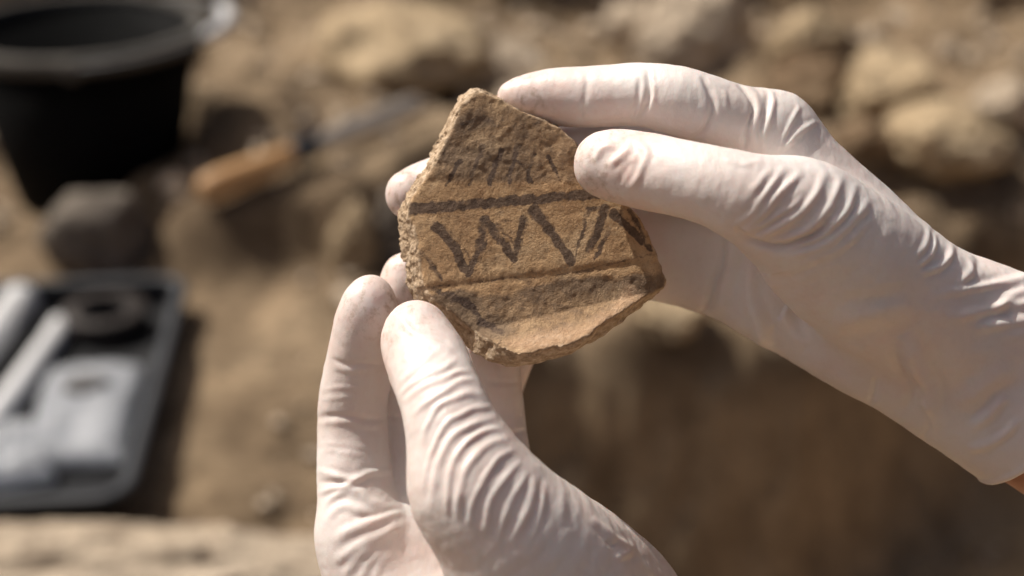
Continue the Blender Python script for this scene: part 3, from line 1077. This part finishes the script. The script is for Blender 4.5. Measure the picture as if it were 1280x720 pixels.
def hand(palm, fingers, folds, families, cuff_p, cuff_n, seed, h=0.5, kpalm=9.0, kfing=6.0, web=None, ridge=1.0):
    """palm: list of chains blended together; fingers: name -> chain; folds raised on the glove.
    Returns vertices in the working frame and faces."""
    pch = [chain_pts(r) for r in palm]
    fch = {k: chain_pts(r) for k, r in fingers.items()}
    allp = np.concatenate(pch + list(fch.values()))
    lo = (allp[:, :3] - allp[:, 3:]).min(0) - 3
    hi = (allp[:, :3] + allp[:, 3:]).max(0) + 3
    shape = np.ceil((hi - lo) / h).astype(int)
    pv = None
    for ch in pch:
        v = chain_vol(shape, lo, h, ch, 10.0, 12.0)
        pv = v if pv is None else smin(pv, v, kpalm)
    vol = pv.copy()
    if web:
        pv2 = smin(chain_vol(shape, lo, h, fch[web[0]], 10, 12), chain_vol(shape, lo, h, fch[web[1]], 10, 12), web[2])
        vol = np.minimum(vol, smin(pv, pv2, kfing))
        del pv2
    for k, ch in fch.items():
        if web and k in web:
            continue
        v = chain_vol(shape, lo, h, ch)
        vol = np.minimum(vol, smin(pv, v, kfing))
    del pv
    # cut the cuff and hollow it
    g = [(lo[d] + h * np.arange(shape[d])).astype(np.float32) for d in range(3)]
    pl = (g[0][:, None, None] - cuff_p[0]) * cuff_n[0] + (g[1][None, :, None] - cuff_p[1]) * cuff_n[1] + (g[2][None, None, :] - cuff_p[2]) * cuff_n[2]
    hollow = np.maximum(vol + 1.5, -(pl + 9.0))
    bead = np.sqrt(np.maximum(vol + 0.6, -3) ** 2 + (pl + 1.0) ** 2) - 1.15
    vol = np.maximum(np.maximum(vol, pl), -hollow)
    vol = np.minimum(vol, np.where(np.abs(pl) < 4, bead, 9))
    V, F = surface_nets(vol.astype(np.float32), lo, h)
    del vol
    V = relax(V, F, 3, 0.5)
    N = normals(V, F)
    # nearest part for each vertex
    names = ['palm'] + list(fch)
    dist = [np.min([chain_d(V.astype(np.float32), c) for c in pch], 0) + 1.0] + [chain_d(V.astype(np.float32), c) for c in fch.values()]
    part = np.argmin(np.stack(dist), 0)
    px = to_px(V).astype(np.float32)
    view = V + np.array([0, 0, D0 * 1000])
    view = -view / np.linalg.norm(view, axis=1, keepdims=True)
    facing = sstep(-0.15, 0.25, (N * view).sum(1))
    # loose latex: soft lumps and faint random creasing
    disp = 0.16 * fbm(V * 0.09, 3, seed) + 0.05 * fbm(V * 0.35, 3, seed + 7)
    warp = np.stack([1.9 * fbm(V * 0.11, 2, seed + 20), 1.9 * fbm(V * 0.11, 2, seed + 21)], 1).astype(np.float32)
    q = px + warp * 1.6
    rng = np.random.default_rng(seed)
    vary = np.clip(0.85 + 0.32 * fbm(V * 0.12, 2, seed + 30), 0.35, 1.25)
    todo = [(n_, np.asarray(p_, np.float32), w_ * rng.uniform(0.62, 0.86), h_ * rng.uniform(0.72, 1.0)) for (n_, p_, w_, h_) in folds]
    for (n_, pa, pb, cnt, w_, h_) in families:
        pa, pb = smooth_poly(pa), smooth_poly(pb)
        m = 14
        ra = pa[np.linspace(0, len(pa) - 1, m).astype(int)]
        rb = pb[np.linspace(0, len(pb) - 1, m).astype(int)]
        for i in range(cnt):
            t = (i + rng.uniform(-.22, .22)) / max(cnt - 1, 1)
            c = ra * (1 - t) + rb * t
            a0, a1 = rng.integers(0, 3), m - rng.integers(0, 3)
            todo.append((n_, c[a0:a1], w_ * rng.uniform(.8, 1.25), h_ * rng.uniform(.6, 1.15)))
    for (n_, pts, w_, h_) in todo:
        h_ = h_ * (ridge if h_ > 0 else 1.0)
        pts = smooth_poly(pts) if len(pts) < 10 else pts
        lo2, hi2 = pts.min(0) - 30, pts.max(0) + 30
        m = (q[:, 0] > lo2[0]) & (q[:, 0] < hi2[0]) & (q[:, 1] > lo2[1]) & (q[:, 1] < hi2[1]) & (facing > 0)
        if n_:
            ok = np.zeros(len(V), bool)
            for nm in n_.split('+'):
                ok |= part == names.index(nm)
            m &= ok
        ii = np.nonzero(m)[0]
        if not len(ii):
            continue
        d, s, side = line_d(q[ii], pts)
        d = d / 5.0
        taper = np.clip(np.minimum(s, 1 - s) * 4.5, 0, 1)
        taper = np.where((s <= 0) | (s >= 1), 0.0, taper ** 0.8)
        prof = np.exp(-(d / w_) ** 2)
        if h_ > 0:
            prof = prof - 0.26 * np.exp(-((d - 1.75 * w_) / (0.8 * w_)) ** 2)
        disp[ii] += facing[ii] * h_ * prof * taper * (vary[ii] if h_ > 0 else 1.0)
    V = V + N * disp[:, None]
    tip = np.min([np.linalg.norm(V - c[0, :3], axis=1) for c in fch.values()], 0)
    skin = 0.46 * (1 - sstep(8, 24, tip)) + 0.30 * np.clip(0.5 + fbm(V * 0.06, 2, seed + 40), 0, 1)
    dust = 0.8 * (1 - sstep(6, 15, tip)) + 0.08
    return V, F, skin, dust

def hand_object(label, V, F, SK, DU, base, arm_rows):
    o = empty("gloved_hand", base)
    tag(o, label, "hand")
    inv = Matrix.Translation(-Vector(base))
    me = np_mesh("glove", to_world(V), F, M['glove'])
    attr(me, "skin_through", SK)
    attr(me, "dust", DU)
    me.transform(inv)
    link(bpy.data.objects.new("glove", me), o)
    # bare forearm running on from the cuff
    ch = chain_pts(arm_rows, 6)
    hh = 1.4
    lo = (ch[:, :3] - ch[:, 3:]).min(0) - 4
    hi = (ch[:, :3] + ch[:, 3:]).max(0) + 4
    vol = chain_vol(np.ceil((hi - lo) / hh).astype(int), lo, hh, ch)
    V2, F2 = surface_nets(vol, lo, hh)
    V2 = relax(V2, F2, 3)
    me = np_mesh("forearm", to_world(V2), F2, M['skin'])
    me.transform(inv)
    link(bpy.data.objects.new("forearm", me), o)
    return o

def unit(v):
    v = np.asarray(v, np.float32)
    return v / np.linalg.norm(v)

# --- raised hand, from the right
r_palm = [
    [(966, 170, 6, 10.2), (1013, 227, 6, 11.8), (1078, 290, 7, 12.5), (1112, 326, 8, 12.8), (1172, 374, 9, 13.2), (1240, 398, 5, 13.5), (1330, 435, 4, 14.5), (1430, 492, 6, 15.5)],
    [(955, 235, 14, 11.0), (1020, 300, 16, 12.5), (1110, 370, 15, 14.5), (1210, 440, 13, 17.5), (1330, 505, 11, 19.5), (1430, 555, 10, 21)],
    [(958, 300, 20, 10.5), (1040, 365, 21, 12.5), (1130, 420, 18, 15), (1215, 470, 14, 17), (1330, 525, 11, 19.5), (1430, 580, 10, 21)],
    [(962, 372, 19, 10.5), (1010, 398, 18, 12.0), (1072, 428, 12, 13.2), (1140, 462, 10, 13.4), (1205, 497, 9, 14.8), (1330, 570, 9, 17), (1430, 630, 9, 18)],
    [(1000, 275, -16, 13.5), (1050, 318, -10, 17.5), (1110, 366, -3, 18), (1190, 420, 5, 18)],
]
r_fing = {
    'index': [(642, 121, 11, 4.4), (658, 122, 11, 6.0), (690, 122, 10.5, 7.3), (740, 121, 8, 7.9), (800, 118, 4, 8.0), (850, 127, 1, 8.6), (905, 146, 2, 9.0), (966, 170, 6, 10.2)],
    'middle': [(513, 243, 17, 6.6), (535, 237, 19, 7.6), (600, 219, 18.5, 8.2), (720, 197, 19, 8.7), (830, 204, 15, 9.4), (955, 235, 13, 10.8)],
    'ring': [(670, 292, 20, 6.8), (700, 294, 23, 8.0), (770, 291, 28, 8.8), (860, 290, 28, 9.8), (958, 298, 20, 10.5)],
    'little': [(742, 330, 19, 6.2), (765, 333, 22, 7.2), (815, 338, 27, 7.8), (870, 347, 27, 8.8), (962, 372, 19, 10.5)],
    'thumb': [(759, 206, -7.6, 8.3), (775, 208, -8.6, 9.0), (810, 215, -12, 9.3), (850, 223, -16.5, 9.2), (895, 234, -20, 9.6), (945, 252, -20.5, 11.2), (1000, 275, -16, 13.5)],
}
r_folds = [
    ('thumb', [(797, 171), (809, 189), (803, 206), (795, 222), (784, 238)], 1.1, .50),
    ('thumb', [(792, 178), (776, 193), (757, 208)], 1.1, .45),
    ('thumb', [(768, 178), (750, 187), (741, 201)], 1.1, .40),
    ('thumb', [(727, 178), (722, 192), (722, 205)], .9, .22),
    ('thumb', [(770, 232), (778, 215), (786, 200)], 1.0, -.28),
    (None, [(962, 208), (950, 224), (938, 244)], 1.2, .45),
    (None, [(979, 206), (966, 228), (952, 249), (937, 272), (919, 288)], 1.2, .85),
    (None, [(999, 210), (984, 232), (966, 252), (948, 274), (928, 296)], 1.2, .75),
    (None, [(1006, 244), (990, 260), (958, 280), (934, 297)], 1.0, .6),
    (None, [(1031, 211), (1021, 240), (1008, 259), (980, 282), (948, 301)], 1.25, .9),
    (None, [(1051, 217), (1042, 247), (1034, 264), (1014, 285), (980, 305)], 1.25, .9),
    (None, [(1068, 228), (1063, 254), (1052, 272), (1030, 292), (1005, 305), (975, 314)], 1.3, 1.0),
    (None, [(1086, 246), (1072, 270), (1044, 300), (1006, 319), (966, 326)], 1.3, .7),
    (None, [(1088, 272), (1062, 302), (1020, 325), (972, 336)], 1.4, .55),
    (None, [(918, 288), (937, 303), (963, 311), (988, 309), (1018, 296), (1040, 280)], 1.0, -1.7),
    (None, [(900, 198), (925, 203), (948, 200)], 1.1, .25),
    ('index', [(810, 84), (811, 105), (808, 128), (798, 156)], .9, -.95),
    ('index', [(815, 84), (817, 108), (813, 135)], .8, .30),
    ('index', [(800, 96), (797, 130), (788, 156)], .8, -.40),
    ('index', [(734, 90), (730, 120), (722, 156)], 1.0, -.40),
    ('index+palm', [(875, 93), (889, 117), (889, 139), (878, 162), (862, 177)], 1.0, -1.2),
    ('index+palm', [(868, 96), (880, 118), (880, 140), (868, 164)], 1.3, .25),
    ('index+palm', [(901, 112), (904, 124), (904, 138)], .9, .35),
    ('index+palm', [(920, 103), (934, 118), (940, 134), (936, 160), (931, 190)], .9, -1.0),
    ('index+palm', [(930, 104), (946, 124), (947, 150), (942, 188)], 1.1, .30),
    ('index+palm', [(966, 112), (965, 138), (958, 165), (951, 191)], .9, .50),
    ('index+palm', [(958, 112), (957, 140), (949, 170)], .8, -.40),
    ('index+palm', [(998, 128), (989, 153), (978, 175), (970, 189)], .9, .50),
    ('index+palm', [(1019, 148), (997, 168), (974, 187)], .9, .60),
    ('index+palm', [(1006, 143), (990, 163), (974, 182)], .8, -.30),
    ('palm', [(1147, 272), (1160, 286), (1155, 306), (1146, 322)], 1.0, .60),
    ('palm', [(1168, 290), (1168, 304), (1160, 320), (1146, 334)], 1.0, .62),
    ('palm', [(1190, 303), (1188, 320), (1174, 332), (1150, 344)], 1.1, .70),
    ('palm', [(1202, 309), (1214, 329), (1208, 346), (1196, 358)], 1.2, .60),
    ('palm', [(1400, 352), (1300, 345), (1255, 352), (1219, 361), (1160, 372)], 1.5, .80),
    ('palm', [(1400, 440), (1290, 420), (1225, 402), (1158, 388), (1110, 384)], 2.8, .40),
    ('palm', [(1330, 372), (1270, 378), (1225, 388), (1180, 398)], 1.6, .7),
    ('palm', [(1330, 396), (1265, 402), (1215, 412)], 1.6, .6),
    ('palm', [(1290, 356), (1262, 372), (1244, 392)], 1.3, .6),
    ('palm', [(1084, 506), (1092, 492), (1094, 470)], 1.4, -.6),
    ('palm', [(1155, 549), (1158, 530), (1152, 505)], 1.4, -.6),
    ('palm', [(1040, 400), (1090, 394), (1140, 384)], 3.4, 1.5),
    ('palm+ring+little', [(905, 292), (899, 338), (886, 372), (875, 400)], 1.3, -1.15),
    ('palm+ring+little', [(914, 296), (910, 342), (896, 390)], 2.6, 1.4),
    ('palm+little', [(934, 330), (940, 387), (960, 446)], 2.8, 1.7),
    ('palm', [(940, 336), (971, 381), (1010, 436)], 3.2, 2.0),
    ('palm', [(1128, 415), (1143, 450), (1154, 482), (1166, 535)], 3.2, 2.6),
    ('palm', [(1258, 495), (1235, 520), (1211, 538)], 1.8, 1.3),
    ('palm', [(1279, 520), (1245, 550), (1208, 563)], 1.6, 1.2),
    ('palm', [(1270, 455), (1230, 480), (1200, 510)], 2.8, 1.0),
    ('palm', [(1126, 520), (1140, 500), (1148, 470)], 1.6, -.35),
]
cuff_p = W2(1253, 587, 9)
cuff_n = unit([0.68, -0.73, 0.0])
V, F, SK, DU = hand(r_palm, r_fing, r_folds, [], cuff_p, cuff_n, 101, web=('ring', 'little', 12.0), kpalm=6.5)
base = to_world(np.array([W2(1240, 480, 9)]))[0]
hand_object("white gloved hand from the right, thumb and index finger pinching the sherd's upper edge", V, F, SK, DU, base,
            [(1225, 490, 13, 12.5), (1290, 528, 13, 16.6), (1400, 584, 12, 19.5), (1520, 645, 8, 24), (1700, 765, 0, 30), (1950, 930, -20, 37)])

# --- lower hand, from below
l_palm = [
    [(455, 672, 10, 11.2), (475, 740, 8, 13.5), (520, 830, 4, 17), (590, 940, 0, 21), (620, 1060, -4, 22)],
    [(520, 690, 15, 11.5), (555, 770, 12, 15), (600, 850, 8, 18), (630, 950, 2, 22), (640, 1060, -4, 23)],
    [(600, 700, 18, 11), (630, 780, 14, 14), (660, 860, 8, 18), (670, 960, 2, 21), (670, 1060, -4, 22)],
    [(690, 712, 18, 10.5), (740, 770, 14, 13), (745, 850, 8, 17), (725, 950, 2, 20), (700, 1060, -4, 21)],
    [(592, 612, -33, 13.4), (640, 672, -30, 17.6), (690, 745, -20, 22.5), (700, 830, -10, 24), (680, 930, -4, 24)],
    [(665, 655, -6, 12.0), (735, 712, -2, 14.5), (790, 770, 4, 15.0), (790, 860, 4, 17)],
]
l_fing = {
    'index': [(463, 373, 5, 6.0), (461, 384, 5, 7.2), (456, 410, 7, 8.0), (450, 452, 11, 8.6), (442, 500, 14, 9.0), (441, 540, 15, 9.1), (443, 600, 13, 9.8), (455, 672, 10, 11.2)],
    'middle': [(509, 347, 17, 6.8), (508, 365, 18, 7.8), (502, 430, 23, 8.6), (498, 500, 27, 9.0), (500, 570, 25, 9.4), (520, 690, 15, 11.5)],
    'ring': [(612, 372, 14.5, 6.8), (612, 395, 15, 7.8), (611, 460, 18, 8.4), (615, 520, 22, 8.8), (620, 580, 21, 9.4), (632, 650, 18, 10.5), (620, 720, 16, 11)],
    'little': [(652, 410, 31, 5.6), (640, 440, 33, 6.6), (618, 500, 38, 7.2), (620, 560, 40, 7.8), (650, 640, 34, 8.6), (690, 712, 20, 10.0)],
    'thumb': [(521, 418, -11.6, 8.3), (524, 430, -12.8, 9.2), (535, 455, -17, 9.9), (552, 497, -26, 9.9), (566, 540, -31, 10.8), (592, 612, -33, 13.4)],
}
l_folds = [
    ('thumb', [(496, 396), (512, 416), (540, 429), (566, 442)], 1.2, .50),
    ('thumb', [(514, 428), (509, 440), (505, 454)], 1.0, .40),
    ('thumb', [(552, 436), (524, 456), (500, 478)], 1.1, .50),
    ('thumb', [(492, 420), (486, 440), (490, 456)], 1.2, -.22),
    ('thumb', [(574, 449), (550, 460), (520, 477), (500, 494)], 1.0, .50),
    ('thumb', [(590, 463), (563, 467), (527, 483), (504, 504)], 1.0, .50),
    ('thumb', [(598, 473), (567, 480), (533, 503), (512, 520)], 1.0, .48),
    (None, [(606, 492), (580, 492), (550, 507), (533, 533), (526, 562)], 1.0, .50),
    (None, [(613, 507), (583, 511), (557, 533), (540, 570), (528, 622)], 1.05, .52),
    (None, [(620, 522), (593, 527), (565, 550), (546, 590), (538, 640)], 1.05, .52),
    (None, [(628, 535), (603, 540), (578, 564), (562, 598), (556, 648)], 1.1, .55),
    (None, [(635, 548), (611, 557), (589, 582), (575, 616), (570, 656)], 1.1, .55),
    (None, [(643, 560), (622, 574), (604, 602), (590, 632), (585, 662)], 1.1, .58),
    (None, [(651, 574), (633, 594), (614, 624), (604, 668)], 1.1, .58),
    (None, [(660, 588), (642, 618), (630, 650), (624, 682)], 1.1, .58),
    (None, [(669, 593), (664, 620), (652, 652), (641, 684)], 1.15, .55),
    (None, [(680, 600), (678, 626), (670, 656), (660, 682)], 1.2, .42),
    (None, [(698, 610), (704, 634), (702, 662)], 1.3, .28),
    ('palm', [(738, 646), (768, 671), (787, 686), (778, 697), (764, 700)], 1.3, .70),
    ('palm', [(758, 676), (770, 686)], 1.0, -.5),
    ('palm', [(795, 700), (820, 716), (836, 730)], 1.6, .4),
    ('index', [(410, 448), (440, 453), (486, 455)], 1.0, -.35),
    ('index', [(414, 457), (440, 462), (470, 462)], 1.2, .30),
    ('index', [(405, 488), (430, 484), (455, 486)], .9, .16),
    ('index', [(402, 500), (430, 497), (452, 499)], .9, .16),
    ('index', [(393, 522), (440, 521), (488, 523)], .9, -.55),
    ('index', [(393, 530), (440, 529), (488, 531)], 1.0, .30),
    ('index', [(396, 556), (430, 556), (470, 560)], 1.0, .14),
    ('index', [(396, 566), (430, 567), (460, 569)], 1.0, .14),
    ('index+palm', [(394, 590), (412, 594), (436, 601), (462, 591), (494, 586)], 1.1, .62),
    ('index+palm', [(394, 616), (416, 611), (438, 606), (462, 594)], 1.1, .62),
    ('index+palm', [(396, 603), (420, 604), (436, 604)], .9, -.35),
    ('index+palm', [(402, 640), (418, 622), (440, 612), (464, 624), (488, 636)], 1.3, .60),
    ('index+palm', [(406, 656), (424, 636), (446, 634), (464, 638)], 1.3, .45),
    ('index+palm', [(413, 678), (440, 664), (470, 650), (512, 630)], 1.8, .75),
    ('index+palm', [(440, 646), (470, 642), (506, 634)], 1.2, -.6),
    ('index+palm', [(415, 704), (440, 690), (470, 674), (508, 652)], 1.8, .75),
    ('index+palm', [(425, 724), (445, 702), (468, 686)], 1.4, .5),
    (None, [(450, 726), (462, 706), (480, 690)], 1.2, .35),
    (None, [(466, 728), (476, 708), (490, 694)], 1.2, .3),
    ('ring', [(596, 540), (630, 543), (662, 541)], .9, -.45),
    ('ring', [(600, 478), (630, 482), (655, 480)], .9, -.25),
    ('middle', [(480, 522), (500, 524), (518, 523)], .9, -.4),
]
cuff_p = W2(660, 1090, 0)
cuff_n = unit([0.05, -1.0, 0.0])
V, F, SK, DU = hand(l_palm, l_fing, l_folds, [], cuff_p, cuff_n, 202, ridge=0.80)
base = to_world(np.array([W2(660, 1040, 0)]))[0]
hand_object("white gloved hand from below, wrinkled thumb pressed on the sherd's lower left edge", V, F, SK, DU, base,
            [(655, 1000, 0, 21), (662, 1090, 0, 23), (680, 1250, -5, 27), (720, 1500, -15, 33), (780, 1800, -25, 38)])
